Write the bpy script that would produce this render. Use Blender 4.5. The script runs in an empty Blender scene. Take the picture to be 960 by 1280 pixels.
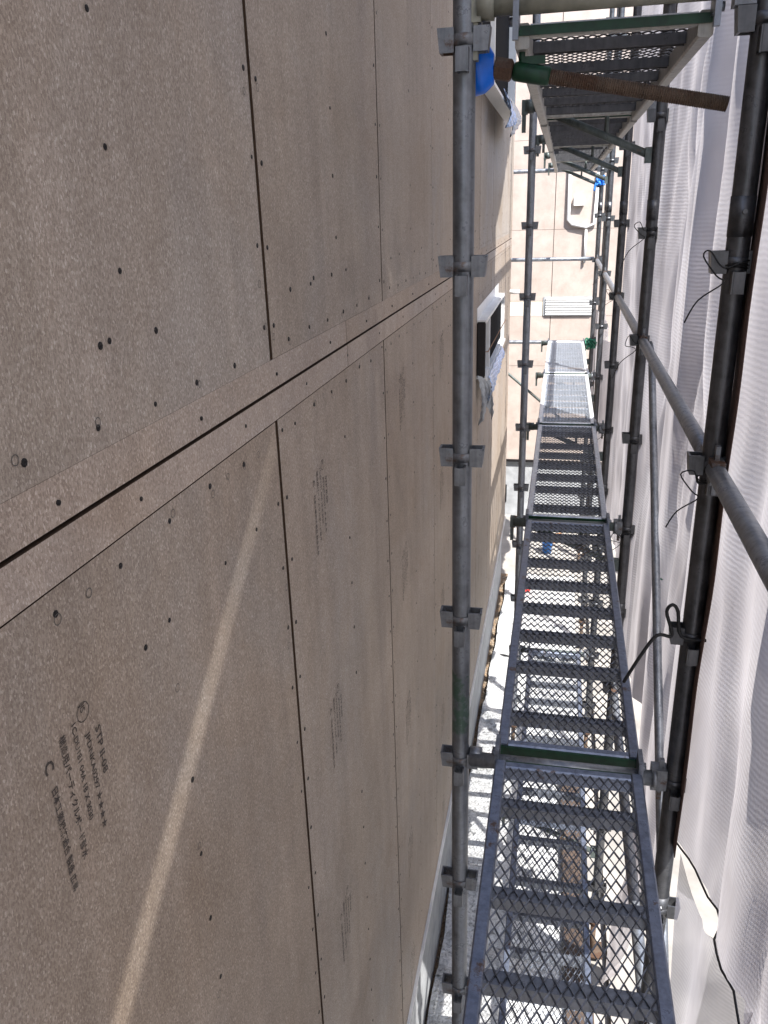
import bpy, bmesh, math, random
from mathutils import Vector, Matrix
random.seed(7)
sc = bpy.context.scene
COL = sc.collection

# ------------------------------------------------------------------ camera, sky, sun, exposure
F, PITCH, YAW, ROLL = 1005.62, 0.3596, 0.2183, -0.0308
CAM = Vector((0.525, 0.0, 1.4452))
cp, sp_, cyw, syw = math.cos(PITCH), math.sin(PITCH), math.cos(YAW), math.sin(YAW)
f0, r0, u0 = Vector((-syw, cyw, 0)), Vector((cyw, syw, 0)), Vector((0, 0, 1))
fw = f0 * cp - u0 * sp_
up = u0 * cp + f0 * sp_
rt = r0 * math.cos(ROLL) + up * math.sin(ROLL)
u2 = up * math.cos(ROLL) - r0 * math.sin(ROLL)
cam = bpy.data.cameras.new('camera'); co = bpy.data.objects.new('camera', cam); COL.objects.link(co)
co.matrix_world = Matrix(((rt.x, u2.x, -fw.x, CAM.x), (rt.y, u2.y, -fw.y, CAM.y), (rt.z, u2.z, -fw.z, CAM.z), (0, 0, 0, 1)))
cam.sensor_fit = 'VERTICAL'; cam.sensor_height = 36.0; cam.sensor_width = 27.0
cam.lens = F / 1280 * 36.0
cam.clip_start = 0.02; cam.clip_end = 2000
sc.camera = co

SUN = Vector((0.38, -0.45, 0.81)).normalized()
w = bpy.data.worlds.new('World'); sc.world = w; w.use_nodes = True
nt = w.node_tree; nt.nodes.clear()
sky = nt.nodes.new('ShaderNodeTexSky'); sky.sky_type = 'NISHITA'; sky.sun_disc = False
sky.sun_elevation = math.asin(SUN.z); sky.sun_rotation = math.atan2(SUN.x, SUN.y)
bg = nt.nodes.new('ShaderNodeBackground'); bg.inputs[1].default_value = 0.15
wo = nt.nodes.new('ShaderNodeOutputWorld')
nt.links.new(sky.outputs[0], bg.inputs[0]); nt.links.new(bg.outputs[0], wo.inputs[0])
sl = bpy.data.lights.new('sun', 'SUN'); sl.energy = 4.5; sl.angle = math.radians(0.53); sl.color = (1.0, 0.965, 0.92)
so = bpy.data.objects.new('sun', sl); COL.objects.link(so)
so.rotation_euler = SUN.to_track_quat('Z', 'Y').to_euler(); so.location = (4, -6, 12)
sc.view_settings.view_transform = 'Standard'; sc.view_settings.look = 'None'
sc.view_settings.exposure = 1.6; sc.view_settings.gamma = 1.0
sc.cycles.max_bounces = 10; sc.cycles.diffuse_bounces = 5; sc.cycles.glossy_bounces = 4
sc.cycles.transparent_max_bounces = 24; sc.cycles.transmission_bounces = 6
sc.cycles.caustics_reflective = False; sc.cycles.caustics_refractive = False
sc.cycles.use_denoising = True

# ------------------------------------------------------------------ layout constants (metres)
D1, L = 1.909, 1.862                 # first deck joint, bay length
XA, XR = 0.304, 0.887                # inner / outer standard
XL, XRR = 0.406, 0.800               # deck edges
GZ = -2.80                           # ground
ZB = -1.964                          # bottom of the boards
ZG = 1.13                            # storey joint
WEND = 8.90                          # end of the house wall
FY = 11.2                            # neighbour's facade
XS = 0.965                           # mesh sheet plane
PK = 0.45                            # pocket pitch
def Yk(k): return D1 + L * k

# ------------------------------------------------------------------ material helpers
class NT:
    def __init__(s, name):
        s.m = bpy.data.materials.new(name); s.m.use_nodes = True
        s.t = s.m.node_tree; s.t.nodes.clear()
        s.out = s.n('ShaderNodeOutputMaterial')
    def n(s, typ, **kw):
        x = s.t.nodes.new(typ)
        for k, v in kw.items():
            if k.startswith('i_'):
                key = k[2:]; x.inputs[int(key) if key.isdigit() else key.replace('_', ' ')].default_value = v
            else: setattr(x, k, v)
        return x
    def l(s, a, b): s.t.links.new(a, b)
    def coord(s, which='Object', scale=(1, 1, 1)):
        c = s.n('ShaderNodeTexCoord'); m = s.n('ShaderNodeMapping'); m.inputs['Scale'].default_value = scale
        s.l(c.outputs[which], m.inputs[0]); return m.outputs[0]
    def noise(s, co, scale, detail=4, rough=.55, dist=0):
        x = s.n('ShaderNodeTexNoise'); x.inputs['Scale'].default_value = scale
        x.inputs['Detail'].default_value = detail; x.inputs['Roughness'].default_value = rough
        x.inputs['Distortion'].default_value = dist
        s.l(co, x.inputs['Vector']); return x.outputs['Fac']
    def ramp(s, fac, stops, interp='LINEAR'):
        r = s.n('ShaderNodeValToRGB'); r.color_ramp.interpolation = interp
        e = r.color_ramp.elements
        while len(e) < len(stops): e.new(.5)
        for i, (p, c) in enumerate(stops):
            e[i].position = p; e[i].color = (c, c, c, 1) if isinstance(c, (int, float)) else (*c, 1)
        s.l(fac, r.inputs[0]); return r.outputs[0]
    def mix(s, fac, a, b, mode='MIX'):
        x = s.n('ShaderNodeMix', data_type='RGBA', blend_type=mode)
        for sock, v in ((x.inputs[0], fac), (x.inputs[6], a), (x.inputs[7], b)):
            if hasattr(v, 'links'): s.l(v, sock)
            elif isinstance(v, (int, float)): sock.default_value = v
            else: sock.default_value = (*v, 1)
        return x.outputs[2]
    def math(s, op, a, b=None):
        x = s.n('ShaderNodeMath', operation=op)
        for i, v in enumerate((a, b)):
            if v is None: continue
            if hasattr(v, 'links'): s.l(v, x.inputs[i])
            else: x.inputs[i].default_value = v
        return x.outputs[0]
    def bump(s, h, strength=.3, dist=.002):
        b = s.n('ShaderNodeBump'); b.inputs['Strength'].default_value = strength; b.inputs['Distance'].default_value = dist
        s.l(h, b.inputs['Height']); return b.outputs[0]
    def pbr(s, col, rough=.6, metal=0, normal=None, spec=.4):
        p = s.n('ShaderNodeBsdfPrincipled')
        for key, v in (('Base Color', col), ('Roughness', rough), ('Metallic', metal), ('Specular IOR Level', spec)):
            if hasattr(v, 'links'): s.l(v, p.inputs[key])
            elif isinstance(v, (int, float)): p.inputs[key].default_value = v
            else: p.inputs[key].default_value = (*v, 1)
        if normal is not None: s.l(normal, p.inputs['Normal'])
        s.l(p.outputs[0], s.out.inputs[0]); return p

def plain(name, col, rough=.6, metal=0, var=.25, scale=30, bump=.1, spec=.4):
    s = NT(name); c = s.coord()
    n = s.noise(c, scale, 5)
    a = tuple(v * (1 - var) for v in col); b = tuple(min(1, v * (1 + var)) for v in col)
    s.pbr(s.ramp(n, [(.3, a), (.7, b)]), rough, metal, s.bump(n, bump, .003), spec); return s.m

def board_mat(name, tint=(1, 1, 1), grain=1.0):
    s = NT(name); c = s.coord()
    # each board reads its own patch of the pattern
    oi = s.n('ShaderNodeObjectInfo'); ad = s.n('ShaderNodeVectorMath', operation='ADD')
    sc_ = s.n('ShaderNodeVectorMath', operation='SCALE'); cx = s.n('ShaderNodeCombineXYZ')
    s.l(oi.outputs['Random'], cx.inputs[1]); s.l(oi.outputs['Random'], cx.inputs[2]); s.l(cx.outputs[0], sc_.inputs[0]); sc_.inputs['Scale'].default_value = 37.
    s.l(c, ad.inputs[0]); s.l(sc_.outputs[0], ad.inputs[1]); c = ad.outputs[0]
    v = s.n('ShaderNodeTexVoronoi'); v.inputs['Scale'].default_value = 520; v.inputs['Randomness'].default_value = 1
    mp = s.n('ShaderNodeMapping'); mp.inputs['Scale'].default_value = (1, 1, .55); s.l(c, mp.inputs[0]); s.l(mp.outputs[0], v.inputs['Vector'])
    chips = s.ramp(s.n('ShaderNodeSeparateColor').outputs[0], [(0, 0), (1, 1)])
    sepc = s.n('ShaderNodeSeparateColor'); s.l(v.outputs['Color'], sepc.inputs[0])
    T = lambda r, g, b: (r * tint[0], g * tint[1], b * tint[2])
    base = s.ramp(sepc.outputs[0], [(0, T(.240, .194, .155)), (.45, T(.312, .260, .211)), (.8, T(.355, .299, .246)), (.94, T(.400, .342, .286)), (1, T(.48, .42, .36))])
    fine = s.noise(c, 900, 3, .6)
    base = s.mix(.55, base, s.ramp(fine, [(.3, (.55, .55, .55)), (.7, (1.35, 1.35, 1.35))]), 'MULTIPLY')
    big = s.noise(c, 2.2, 5, .6)
    base = s.mix(.5, base, s.ramp(big, [(.3, (.84, .82, .80)), (.7, (1.12, 1.12, 1.13))]), 'MULTIPLY')
    mid = s.noise(c, 14, 4, .6)
    base = s.mix(.35, base, s.ramp(mid, [(.35, (.86, .85, .84)), (.65, (1.1, 1.1, 1.1))]), 'MULTIPLY')
    # long rain streaks down the board
    cs = s.n('ShaderNodeMapping'); cs.inputs['Scale'].default_value = (1, 9, .55); s.l(c, cs.inputs[0])
    st = s.noise(cs.outputs[0], 1.6, 6, .6)
    base = s.mix(.55, base, s.ramp(st, [(.35, (.86, .85, .85)), (.52, (1, 1, 1)), (.72, (1.13, 1.12, 1.13))]), 'MULTIPLY')
    # grey weathered clouds, pale rub marks and darker damp patches, different on every board
    cl = s.noise(c, 1.1, 6, .66, .9)
    base = s.mix(s.ramp(cl, [(.50, 0), (.68, .75)]), base, s.mix(1.0, base, (.98, 1.05, 1.14), 'MULTIPLY'))
    base = s.mix(s.ramp(cl, [(.30, .8), (.46, 0)]), base, s.mix(1.0, base, (.86, .80, .73), 'MULTIPLY'))
    cr = s.n('ShaderNodeMapping'); cr.inputs['Scale'].default_value = (1, 3.2, .55); cr.inputs['Rotation'].default_value = (.32, 0, 0); s.l(c, cr.inputs[0])
    rub = s.noise(cr.outputs[0], 2.4, 7, .68, .5)
    base = s.mix(s.ramp(rub, [(.60, 0), (.74, .8)]), base, s.mix(1.0, base, (1.20, 1.19, 1.19), 'MULTIPLY'))
    sm = s.noise(cs.outputs[0], 4.5, 6, .7, .3)
    base = s.mix(s.ramp(sm, [(.68, 0), (.78, .55)]), base, s.mix(1.0, base, (.70, .68, .68), 'MULTIPLY'))
    # per board tint
    base = s.mix(.6, base, s.ramp(oi.outputs['Random'], [(0, (.90, .87, .83)), (.5, (1, 1, 1)), (1, (1.07, 1.08, 1.11))]), 'MULTIPLY')
    s.pbr(base, s.ramp(fine, [(.2, .55), (.8, .78)]), 0, s.bump(s.mix(.5, sepc.outputs[0], fine), .35 * grain, .0012), .3)
    return s.m

def ink_mat(name):
    s = NT(name); c = s.coord()
    p = s.n('ShaderNodeBsdfPrincipled'); p.inputs['Base Color'].default_value = (.045, .036, .032, 1); p.inputs['Roughness'].default_value = .85
    t = s.n('ShaderNodeBsdfTransparent'); m = s.n('ShaderNodeMixShader')
    f = s.math('MULTIPLY', s.ramp(s.noise(c, 420, 3, .6), [(.34, .55), (.48, 1)]), s.ramp(s.noise(c, 24, 4, .6), [(.34, .66), (.56, .96)]))
    s.l(f, m.inputs[0]); s.l(t.outputs[0], m.inputs[1]); s.l(p.outputs[0], m.inputs[2]); s.l(m.outputs[0], s.out.inputs[0]); return s.m
def galv(name, col, rough=.42, metal=.75, var=.3, paint=None, rust=.0, scuff=0):
    s = NT(name); c = s.coord()
    n1 = s.noise(c, 26, 6, .65); n2 = s.noise(s.coord(scale=(60, 60, 4)), 1, 5, .6); n3 = s.noise(c, 240, 3, .6)
    a = tuple(v * (1 - var) for v in col); b = tuple(min(1, v * (1 + var)) for v in col)
    base = s.ramp(n1, [(.28, a), (.72, b)])
    base = s.mix(.5, base, s.ramp(n2, [(.35, (.55, .56, .58)), (.6, (1.1, 1.1, 1.1))]), 'MULTIPLY')
    base = s.mix(.8, base, s.ramp(n1, [(.60, (1, 1, 1)), (.63, (.45, .45, .47)), (.66, (1, 1, 1))]), 'MULTIPLY')
    mt = metal; rg = s.ramp(n1, [(.3, max(.1, rough - .1)), (.7, min(1, rough + .15))])
    nr = s.noise(c, 9, 6, .7)
    if rust:
        m = s.ramp(nr, [(.62 - rust * .3, 0), (.68 - rust * .3, 1)])
        base = s.mix(m, base, s.ramp(n3, [(.3, (.045, .024, .014)), (.7, (.095, .05, .028))]))
        mt = s.math('MULTIPLY', s.math('SUBTRACT', 1.0, m), metal)
    if scuff:   # pale mortar scuffs and scratches
        n4 = s.noise(s.coord(scale=(38, 38, 11)), 1.0, 7, .72)
        m = s.math('MULTIPLY', s.ramp(n4, [(.66, 0), (.72, scuff)]), s.ramp(nr, [(.45, 0), (.55, 1)]))
        base = s.mix(m, base, (.42, .41, .39))
    if paint:
        z0, z1, col2 = paint
        sep = s.n('ShaderNodeSeparateXYZ'); s.l(s.coord(), sep.inputs[0])
        zz = s.math('ADD', sep.outputs[2], s.math('MULTIPLY', s.math('SUBTRACT', nr, .5), .25))
        m = s.math('MULTIPLY', s.math('GREATER_THAN', zz, z0), s.math('LESS_THAN', zz, z1))
        m = s.math('MULTIPLY', m, s.ramp(n1, [(.40, 0), (.52, .8)]))
        base = s.mix(m, base, col2)
        mt = s.math('MULTIPLY', s.math('SUBTRACT', 1.0, m), metal)
    s.pbr(base, rg, mt, s.bump(n1, .15, .002), .5); return s.m

def sheet_mat(name, col=(.74, .72, .73), clear=.2):
    s = NT(name); uv = s.coord('UV')
    n = s.noise(s.coord(scale=(6, 6, 1.2)), 1.0, 5, .6)
    sep = s.n('ShaderNodeSeparateXYZ'); s.l(uv, sep.inputs[0])
    # woven rows: fine, uneven, bent by the cloth
    wv = s.n('ShaderNodeTexWave', wave_type='BANDS', bands_direction='Y'); s.l(uv, wv.inputs[0])
    wv.inputs['Scale'].default_value = 24; wv.inputs['Distortion'].default_value = 3.0; wv.inputs['Detail'].default_value = 3; wv.inputs['Detail Scale'].default_value = 1.5
    wv2 = s.n('ShaderNodeTexWave', wave_type='BANDS', bands_direction='X'); s.l(uv, wv2.inputs[0])
    wv2.inputs['Scale'].default_value = 60; wv2.inputs['Distortion'].default_value = 1.5
    where = s.ramp(s.noise(uv, 2.3, 3), [(.42, 0), (.62, 1)])
    band = s.math('MULTIPLY', wv.outputs['Fac'], where)
    a = tuple(v * .86 for v in col)
    base = s.ramp(n, [(.3, a), (.7, col)])
    big = s.noise(s.coord(scale=(3, 3, .9)), 1.0, 6, .65, .6)
    base = s.mix(.9, base, s.ramp(big, [(.34, (.66, .64, .64)), (.5, (.94, .93, .93)), (.66, (1.06, 1.06, 1.07))]), 'MULTIPLY')
    base = s.mix(s.math('MULTIPLY', band, .34), base, (.95, .93, .95))
    nb = s.bump(s.math('ADD', s.math('MULTIPLY', wv.outputs['Fac'], .5), s.math('MULTIPLY', wv2.outputs['Fac'], .25)), .10, .004)
    d = s.n('ShaderNodeBsdfDiffuse'); t = s.n('ShaderNodeBsdfTranslucent'); tr = s.n('ShaderNodeBsdfTransparent'); g = s.n('ShaderNodeBsdfGlossy')
    for x in (d, t): s.l(base, x.inputs[0]); s.l(nb, x.inputs['Normal'])
    g.inputs['Roughness'].default_value = .35; s.l(nb, g.inputs['Normal'])
    m1 = s.n('ShaderNodeMixShader'); m1.inputs[0].default_value = .55; s.l(d.outputs[0], m1.inputs[1]); s.l(t.outputs[0], m1.inputs[2])
    mg = s.n('ShaderNodeMixShader'); mg.inputs[0].default_value = .05; s.l(m1.outputs[0], mg.inputs[1]); s.l(g.outputs[0], mg.inputs[2])
    m2 = s.n('ShaderNodeMixShader'); s.l(mg.outputs[0], m2.inputs[1]); s.l(tr.outputs[0], m2.inputs[2])
    s.l(s.math('ADD', clear - .05, s.math('MULTIPLY', band, .07)), m2.inputs[0])
    s.l(m2.outputs[0], s.out.inputs[0]); return s.m

def tarp_mat(name):
    s = NT(name); c = s.coord()
    n = s.noise(c, 7, 6, .6, .4); f = s.noise(c, 38, 5, .65, .8)
    base = s.ramp(f, [(.32, (.16, .165, .17)), (.44, (.50, .51, .51)), (.62, (.74, .75, .75))])  # dark crinkle shade put into the colour, along the bump hollows
    s.pbr(base, s.ramp(n, [(.3, .28), (.7, .5)]), .4, s.bump(s.math('ADD', n, s.math('MULTIPLY', f, .6)), .9, .02), .5); return s.m

def facade_mat(name):
    s = NT(name); c = s.coord()
    f = s.noise(c, 120, 4, .6); b = s.noise(c, 3.5, 8, .7, .2)
    base = s.ramp(b, [(.3, (.345, .285, .248)), (.5, (.41, .348, .308)), (.7, (.48, .415, .372))])
    base = s.mix(.5, base, s.ramp(f, [(.3, (.85, .85, .85)), (.7, (1.12, 1.12, 1.12))]), 'MULTIPLY')
    s.pbr(base, .8, 0, s.bump(f, .2, .002), .2); return s.m

M = dict(
    board=board_mat('particle_board'), boardup=board_mat('particle_board_weathered', (1.02, 1.06, 1.10)), strip=board_mat('particle_board_strip', (1.12, 1.12, 1.14), .6),
    core=plain('board_edge_brown', (.045, .026, .015), .9, 0, .3, 90),
    ink=ink_mat('stamp_ink'), pencil=plain('pencil_graphite', (.07, .065, .06), .6, 0, .4, 400, .0),
    nail=plain('nail_steel', (.012, .010, .010), .6, .3, .4, 300),
    concrete=plain('foundation_render', (.30, .31, .32), .75, 0, .22, 9, .25), white=plain('white_vinyl', (.66, .66, .65), .4, 0, .05, 20, .05),
    tape=plain('white_tape', (.72, .73, .73), .35, 0, .1, 25, .2), glass=plain('window_glass_dark', (.006, .007, .009), .8, 0, .1, 3, 0, .03),
    film=plain('blue_film', (.42, .55, .78), .25, 0, .25, 12, .3), filmw=plain('white_film', (.36, .38, .40), .3, 0, .08, 12, .3),
    darkframe=plain('dark_aluminium', (.014, .012, .013), .35, .3, .2, 30),
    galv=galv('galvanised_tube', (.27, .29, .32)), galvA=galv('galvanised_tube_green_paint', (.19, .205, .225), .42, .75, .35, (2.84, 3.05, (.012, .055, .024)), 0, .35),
    galvD=galv('galvanised_tube_backlit', (.10, .102, .108), .38, .75, .4, None, 0, .8), pocket=galv('pocket_steel', (.19, .20, .215), .5, .7, .4, None, .18, .5),  # galvD: backlit look of the outer posts put into a darker colour
    deck=galv('deck_steel', (.19, .22, .29), .36, .7, .3, None, .10, .5), deckm=galv('deck_mesh_steel', (.15, .17, .21), .42, .7, .2),
    rib=galv('deck_rib_steel', (.19, .205, .235), .42, .7, .3),
    deckp=galv('deck_steel_glare', (.66, .68, .70), .42, .35, .12),  # glare on the far decks put into the colour, a lighter deck steel
    deckq=galv('deck_steel_part_glare', (.46, .50, .56), .38, .6, .15),  # weaker glare put into the colour, between deck steel and deckp
    decko=galv('old_deck_rail', (.38, .37, .34), .5, .4, .3), ribo=galv('deck_rib_shaded', (.10, .10, .105), .55, .5, .35),  # ribo: shade under the overhead decks put into the rib colour
    greenp=plain('green_paint', (.006, .040, .018), .45, 0, .45, 40), rust=galv('rusty_thread', (.12, .085, .06), .7, .3, .4, None, .5),
    bracket=galv('bracket_green_grey', (.10, .12, .115), .5, .5, .4, None, .15), pale=plain('pale_painted_tube', (.21, .21, .17), .5, .1, .25, 30),
    bluecap=plain('blue_plastic', (.005, .13, .62), .3, 0, .2, 14), cord=plain('black_cord', (.008, .008, .009), .6, 0, .3, 200),
    bluecord=plain('blue_cord', (.02, .16, .55), .5, 0, .3, 200), greencord=plain('green_cord', (.012, .12, .07), .5, 0, .3, 200),
    sheet=sheet_mat('mesh_sheet_cloth', (.60, .565, .565), .07), sheet_thin=sheet_mat('mesh_sheet_thin', (.50, .49, .54), .34), hem=plain('brown_hem_webbing', (.10, .062, .05), .8, 0, .25, 120),
    tarp=tarp_mat('silver_tarp'), facade=facade_mat('facade_board'), facstrip=plain('cream_board', (.62, .57, .47), .7, 0, .1, 12),
    ground=plain('ground_concrete', (.27, .255, .235), .85, 0, .25, 3.2, .3), soil=plain('soil_gravel', (.20, .14, .09), .9, 0, .5, 60, .6),
    stone=plain('gravel_stone', (.20, .165, .125), .8, 0, .5, 40), wood=plain('old_plank', (.06, .042, .032), .75, 0, .3, 12),
    stucco=plain('pale_stucco', (.48, .48, .50), .85, 0, .1, 8), brown=plain('brown_timber', (.30, .15, .07), .7, 0, .3, 16),
    bluep=plain('blue_bucket', (.03, .16, .48), .4, 0, .2, 10), redp=plain('red_plastic', (.5, .04, .03), .4, 0, .2, 10), roof=plain('roof_dark', (.07, .07, .075), .6, 0, .2, 8),
)

# ------------------------------------------------------------------ mesh helpers
class MB:
    def __init__(s): s.v = []; s.f = []; s.sm = []; s.uv = None
    def add(s, vs, fs, smooth=False):
        o = len(s.v); s.v += [tuple(v) for v in vs]; s.f += [tuple(i + o for i in f) for f in fs]; s.sm += [smooth] * len(fs); return s
    def box(s, c, size, rot=None):
        x, y, z = (d / 2 for d in size)
        vs = [Vector((a * x, b * y, d * z)) for a in (-1, 1) for b in (-1, 1) for d in (-1, 1)]
        if rot is not None: vs = [rot @ v for v in vs]
        c = Vector(c)
        return s.add([c + v for v in vs], [(0, 1, 3, 2), (4, 6, 7, 5), (0, 4, 5, 1), (2, 3, 7, 6), (0, 2, 6, 4), (1, 5, 7, 3)])
    def span(s, a, b):
        return s.box([(p + q) / 2 for p, q in zip(a, b)], [abs(q - p) for p, q in zip(a, b)])
    def bevel_span(s, a, b, r):
        # a box with its long edges eased: an octagonal section along the longest axis
        dims = [q - p for p, q in zip(a, b)]; ax = max(range(3), key=lambda i: dims[i]); o = [i for i in range(3) if i != ax]
        u0_, u1, v0, v1 = a[o[0]], b[o[0]], a[o[1]], b[o[1]]
        ring = [(u0_ + r, v0), (u1 - r, v0), (u1, v0 + r), (u1, v1 - r), (u1 - r, v1), (u0_ + r, v1), (u0_, v1 - r), (u0_, v0 + r)]
        vs = []
        for e in (a[ax], b[ax]):
            for (p, q) in ring:
                v = [0, 0, 0]; v[ax] = e; v[o[0]] = p; v[o[1]] = q; vs.append(v)
        fs = [tuple(range(7, -1, -1)), tuple(range(8, 16))] + [(i, (i + 1) % 8, 8 + (i + 1) % 8, 8 + i) for i in range(8)]
        return s.add(vs, fs)
    def tube(s, pts, r, seg=12, cap=True, smooth=True):
        pts = [Vector(p) for p in pts]; n = len(pts); rs = r if isinstance(r, (list, tuple)) else [r] * n
        vs = []; prev = None
        for i, p in enumerate(pts):
            t = (pts[min(i + 1, n - 1)] - pts[max(i - 1, 0)]).normalized()
            if prev is None:
                a = Vector((0, 0, 1)) if abs(t.z) < .9 else Vector((1, 0, 0))
                u = t.cross(a).normalized()
            else: u = (prev - t * prev.dot(t)).normalized()
            prev = u; v = t.cross(u)
            vs += [p + (u * math.cos(2 * math.pi * k / seg) + v * math.sin(2 * math.pi * k / seg)) * rs[i] for k in range(seg)]
        fs = [(i * seg + k, i * seg + (k + 1) % seg, (i + 1) * seg + (k + 1) % seg, (i + 1) * seg + k) for i in range(n - 1) for k in range(seg)]
        s.add(vs, fs, smooth)
        if cap:
            o = len(s.v) - n * seg
            s.f += [tuple(o + k for k in range(seg - 1, -1, -1)), tuple(o + (n - 1) * seg + k for k in range(seg))]; s.sm += [False, False]
        return s
    def ring(s, c, ro, ri, axis='X', seg=14):
        vs = []
        for k in range(seg):
            a = 2 * math.pi * k / seg
            for r in (ro, ri):
                p, q = r * math.cos(a), r * math.sin(a)
                d = {'X': (0, p, q), 'Y': (p, 0, q), 'Z': (p, q, 0)}[axis]
                vs.append([c[i] + d[i] for i in range(3)])
        return s.add(vs, [(2 * k, 2 * ((k + 1) % seg), 2 * ((k + 1) % seg) + 1, 2 * k + 1) for k in range(seg)])
    def mesh(s, name, mat):
        me = bpy.data.meshes.new(name); me.from_pydata(s.v, [], s.f); me.update()
        me.materials.append(mat)
        me.polygons.foreach_set('use_smooth', s.sm)
        return me
    def build(s, name, mat, parent=None, loc=None, fix=True):
        me = s.mesh(name, mat)
        if fix:
            bm = bmesh.new(); bm.from_mesh(me); bmesh.ops.recalc_face_normals(bm, faces=bm.faces); bm.to_mesh(me); bm.free()
        return link(name, me, parent, loc)

def link(name, me, parent=None, loc=None):
    o = bpy.data.objects.new(name, me); COL.objects.link(o)
    if parent is not None: o.parent = parent
    if loc is not None: o.location = loc
    return o
def tag(o, label=None, cat=None, group=None, kind=None):
    if label: o['label'] = label
    if cat: o['category'] = cat
    if group: o['group'] = group
    if kind: o['kind'] = kind
    return o
def empty(name, loc, label=None, cat=None, group=None):
    o = bpy.data.objects.new(name, None); COL.objects.link(o); o.location = loc; o.empty_display_size = .1
    return tag(o, label, cat, group)
def kids(o): return [c for c in COL.objects if c.parent == o]
def copy_tree(o, kidmap, parent=None):
    c = o.copy(); COL.objects.link(c)
    if parent is not None: c.parent = parent
    for ch in kidmap.get(o.name, []): copy_tree(ch, kidmap, c)
    return c
def kidmap_of(root):
    mp = {}
    def rec(o):
        mp[o.name] = list(o.children_recursive) and [c for c in o.children_recursive if c.parent == o]
        for c in mp[o.name]: rec(c)
    rec(root); return mp

# ------------------------------------------------------------------ ground
tag(MB().add([(-60, -40, GZ - .03), (80, -40, GZ - .03), (80, 90, GZ - .03), (-60, 90, GZ - .03)], [(0, 1, 2, 3)]).build('ground', M['ground']), kind='structure')
tag(MB().span((.98, -4, GZ - .02), (2.1, 10.4, GZ + .03)).build('path', M['ground']), kind='structure')
tag(MB().span((-.05, -2, GZ - .02), (.12, 9.1, GZ + .004)).build('soil_strip', M['soil']), kind='structure')
mb = MB()
for i in range(1500):
    y = random.uniform(1.6, 9.0); x = abs(random.gauss(0, .05)) - .02
    r = random.uniform(.006, .017)
    q = [Vector((random.uniform(.6, 1) * r * a, random.uniform(.6, 1) * r * b, random.uniform(.4, .8) * r * c)) for a, b, c in ((1, 0, 0), (-1, 0, 0), (0, 1, 0), (0, -1, 0), (0, 0, 1), (0, 0, -1))]
    mb.add([Vector((x, y, GZ + .008)) + p for p in q], [(0, 2, 4), (2, 1, 4), (1, 3, 4), (3, 0, 4), (2, 0, 5), (1, 2, 5), (3, 1, 5), (0, 3, 5)])
tag(mb.build('gravel', M['stone']), kind='stuff')

# ------------------------------------------------------------------ house with particle board wall
house = empty('house', (0, 4, GZ), 'house wall clad in brown particle boards with nail heads and printed stamps', 'house')
HO = Vector((0, 4, GZ))
def H(p): return (p[0] - HO.x, p[1] - HO.y, p[2] - HO.z)
def hspan(name, mat, a, b, parent=house): return MB().span(H(a), H(b)).build(name, mat, parent)
hspan('wall_core', M['core'], (-.16, -5.6, ZB + .02), (-.011, WEND - .012, 4.2))
hspan('foundation', M['concrete'], (-.20, -5.6, GZ - .1), (-.028, WEND - .03, ZB - .016))
hspan('flashing', M['white'], (-.03, -5.6, ZB - .014), (.014, WEND + .004, ZB - .003))
hspan('end_wall', M['facade'], (-6.0, WEND - .012, ZB), (-.011, WEND, 4.2))
hspan('foundation', M['concrete'], (-6.0, WEND - .06, GZ - .1), (-.202, WEND - .032, ZB - .016))
hspan('roof', M['roof'], (-6.0, -5.6, 4.21), (.05, WEND + .1, 4.33))
joints = [-5.566, -4.566, -3.566, -2.566, -1.566, -.566, .434, 1.434, 2.434, 3.434, 4.434, 5.434, 6.434, 7.434, 8.434, WEND]
gap = {1.434: .0075, .434: .0045, 2.434: .0032}
T = .0095
def board(a, b, mat):
    o = MB().span(H(a), H(b)).build('wall_board', mat, house)
    o.data.materials.append(M['core'])
    for p in o.data.polygons:
        if p.normal.x < .9: p.material_index = 1
    return o
lower, upper = [], []
for i in range(len(joints) - 1):
    a, b = joints[i], joints[i + 1]
    ga, gb = gap.get(a, .0022), gap.get(b, .0022)
    pr = random.uniform(-.0006, .0006)
    for (z0, z1, lst) in ((ZB, ZG - .0605, lower), (ZG + .0575, 4.18, upper)):
        o = board((-T + pr, a + ga, z0), (pr, b - gb, z1), M['board'] if lst is lower else M['boardup']); lst.append(o)
for a, b in ((-5.6, 1.99), (1.992, 5.6), (5.602, WEND)):
    for q0, q1, q2 in ((ZG - .0578, ZG - .0028, .0012), (ZG + .0028, ZG + .0572, .0002)):
        o = hspan('joint_strip', M['strip'], (-T, a, q0), (q2, b, q1)); o.data.materials.append(M['core'])
        for p in o.data.polygons:
            if p.normal.x < .9: p.material_index = 1
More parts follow.
